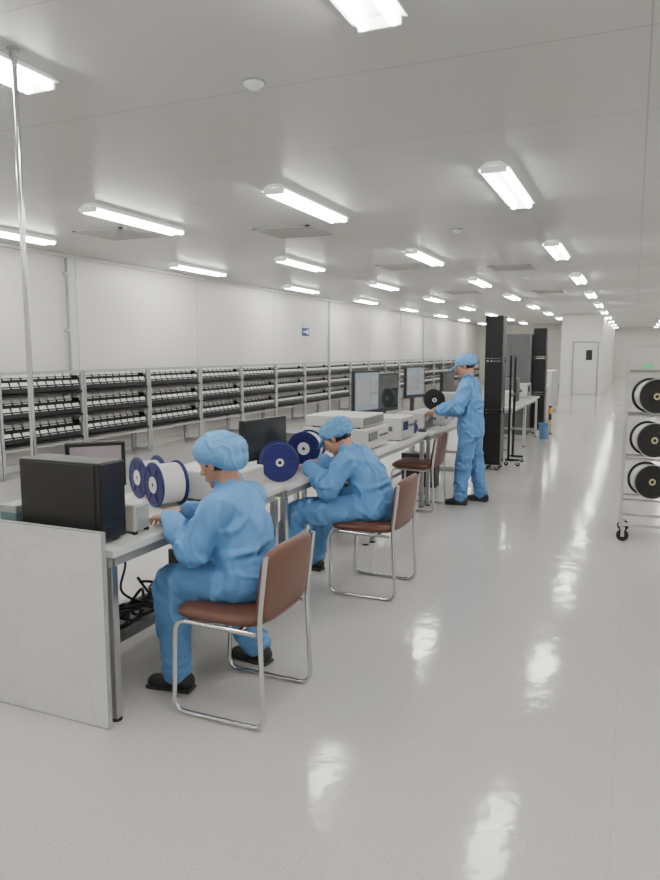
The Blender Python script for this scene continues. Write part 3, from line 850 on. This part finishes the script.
    if P.get('brim'):
        cap_bm(bm, H(.070, 0, .036), H(.120, 0, .018), .052, .042, Lh, 1.3, sd=.15)
    child('work_cap', bm, M['bluec'], voxel=.005, smooth=4, disp=.006, freq=12)
    def local(o):
        for v in o.data.vertices: v.co -= base
        return o
    for s in (-1, 1):
        bm = bmesh.new(); ell_bm(bm, H(.071, s*.031, .004), B, (.0125, .0145, .0085), 12)
        o = local(to_obj(bm, 'eye', M['eyew'], True)); o.parent = body
        bm = bmesh.new(); ell_bm(bm, H(.0812, s*.031, .003), B, (.003, .006, .006), 10)
        i = local(to_obj(bm, 'iris', M['hair'], True)); i.parent = o
        bm = bmesh.new(); cap_bm(bm, H(.090, s*.014, .030), H(.078, s*.046, .031), .0035, .0025, seg=8)
        local(to_obj(bm, 'eyebrow', M['hair'], True)).parent = body
    bm = bmesh.new(); cap_bm(bm, H(.090, -.015, -.0575), H(.090, .015, -.0575), .0055, .0055, seg=8)
    local(to_obj(bm, 'lips', M['lip'], True)).parent = body
    return body

person(dict(base=(-1.62, 2.77, 0), label='seated person in blue workwear and bouffant cap, hands on the bench', lat=(0, -1, 0), seated=1,
    pelvis=(-1.58, 2.77, .60), hem=(-1.58, 2.77, .58), chest=(-1.63, 2.77, .81), neck=(-1.68, 2.77, .985), head=(-1.735, 2.765, 1.10), hf=(-.92, .05, -.38), captilt=-.30, puff=1.10,
    shL=(-1.65, 2.605, .905), elL=(-1.745, 2.555, .735), wrL=(-1.965, 2.70, .83), handL=((-1, .35, -.1), (0, 0, -1), (.3, 1, 0), .42),
    shR=(-1.67, 2.935, .905), elR=(-1.80, 2.98, .75), wrR=(-1.99, 2.88, .83), handR=((-1, -.3, -.1), (0, 0, -1), (.3, -1, 0), .42),
    hipL=(-1.59, 2.68, .57), knL=(-1.93, 2.655, .54), anL=(-1.935, 2.68, .085), toeL=(-1, -.12, 0),
    hipR=(-1.59, 2.86, .57), knR=(-1.96, 2.98, .52), anR=(-1.735, 3.10, .085), toeR=(-1, .1, 0)))
person(dict(base=(-1.6, 4.46, 0), label='seated person in blue workwear and cap, bent forward over the bench', lat=(0, -1, 0), seated=1,
    pelvis=(-1.555, 4.46, .60), hem=(-1.545, 4.46, .58), chest=(-1.645, 4.46, .79), neck=(-1.775, 4.46, .935), head=(-1.855, 4.455, 1.02), hf=(-.80, -.02, -.60), captilt=-.10, puff=1.0, brim=1,
    shL=(-1.73, 4.29, .87), elL=(-1.80, 4.20, .705), wrL=(-2.0, 4.33, .83), handL=((-1, .35, -.1), (0, 0, -1), (.3, 1, 0), .45),
    shR=(-1.73, 4.63, .87), elR=(-1.80, 4.70, .72), wrR=(-2.02, 4.58, .83), handR=((-1, -.4, -.1), (0, 0, -1), (.3, -1, 0), .45),
    hipL=(-1.58, 4.37, .57), knL=(-2.02, 4.20, .54), anL=(-2.24, 4.16, .085), toeL=(-1, -.2, 0),
    hipR=(-1.58, 4.55, .57), knR=(-2.0, 4.64, .54), anR=(-2.12, 4.66, .085), toeR=(-1, .1, 0)))
person(dict(base=(-1.6, 7.46, 0), label='standing person in blue workwear and cap reaching toward bench equipment', lat=(0, -1, 0), jk=1.02,
    pelvis=(-1.56, 7.46, .86), hem=(-1.555, 7.46, .77), chest=(-1.575, 7.46, 1.10), neck=(-1.60, 7.46, 1.32), head=(-1.640, 7.455, 1.455), hf=(-.9, -.1, -.38), captilt=-.12, puff=.98, brim=1,
    shL=(-1.59, 7.29, 1.24), elL=(-1.66, 7.22, 1.02), wrL=(-1.88, 7.30, .985), handL=((-1, .2, -.15), (0, 0, -1), (.2, 1, 0), .4),
    shR=(-1.59, 7.63, 1.24), elR=(-1.70, 7.68, 1.03), wrR=(-1.91, 7.60, 1.0), handR=((-1, -.2, -.2), (0, 0, -1), (.2, -1, 0), .4),
    hipL=(-1.565, 7.37, .82), knL=(-1.60, 7.34, .47), anL=(-1.63, 7.31, .085), toeL=(-1, -.15, 0),
    hipR=(-1.56, 7.55, .82), knR=(-1.53, 7.57, .47), anR=(-1.46, 7.58, .085), toeR=(-1, .15, 0)))

# ------------------------------------------------------------------ world + camera
w = bpy.data.worlds.new('World'); scene.world = w; w.use_nodes = True
w.node_tree.nodes['Background'].inputs[0].default_value = (.8, .82, .85, 1); w.node_tree.nodes['Background'].inputs[1].default_value = .3
cd = bpy.data.cameras.new('Camera'); co = bpy.data.objects.new('Camera', cd); COL.objects.link(co)
co.location = (0, 0, 1.6); co.rotation_euler = (math.radians(90-7.06), 0, math.radians(23.09))
cd.sensor_fit = 'VERTICAL'; cd.sensor_height = 24; cd.lens = 710/880*24
cd.clip_end = 200; cd.clip_start = .02
scene.camera = co
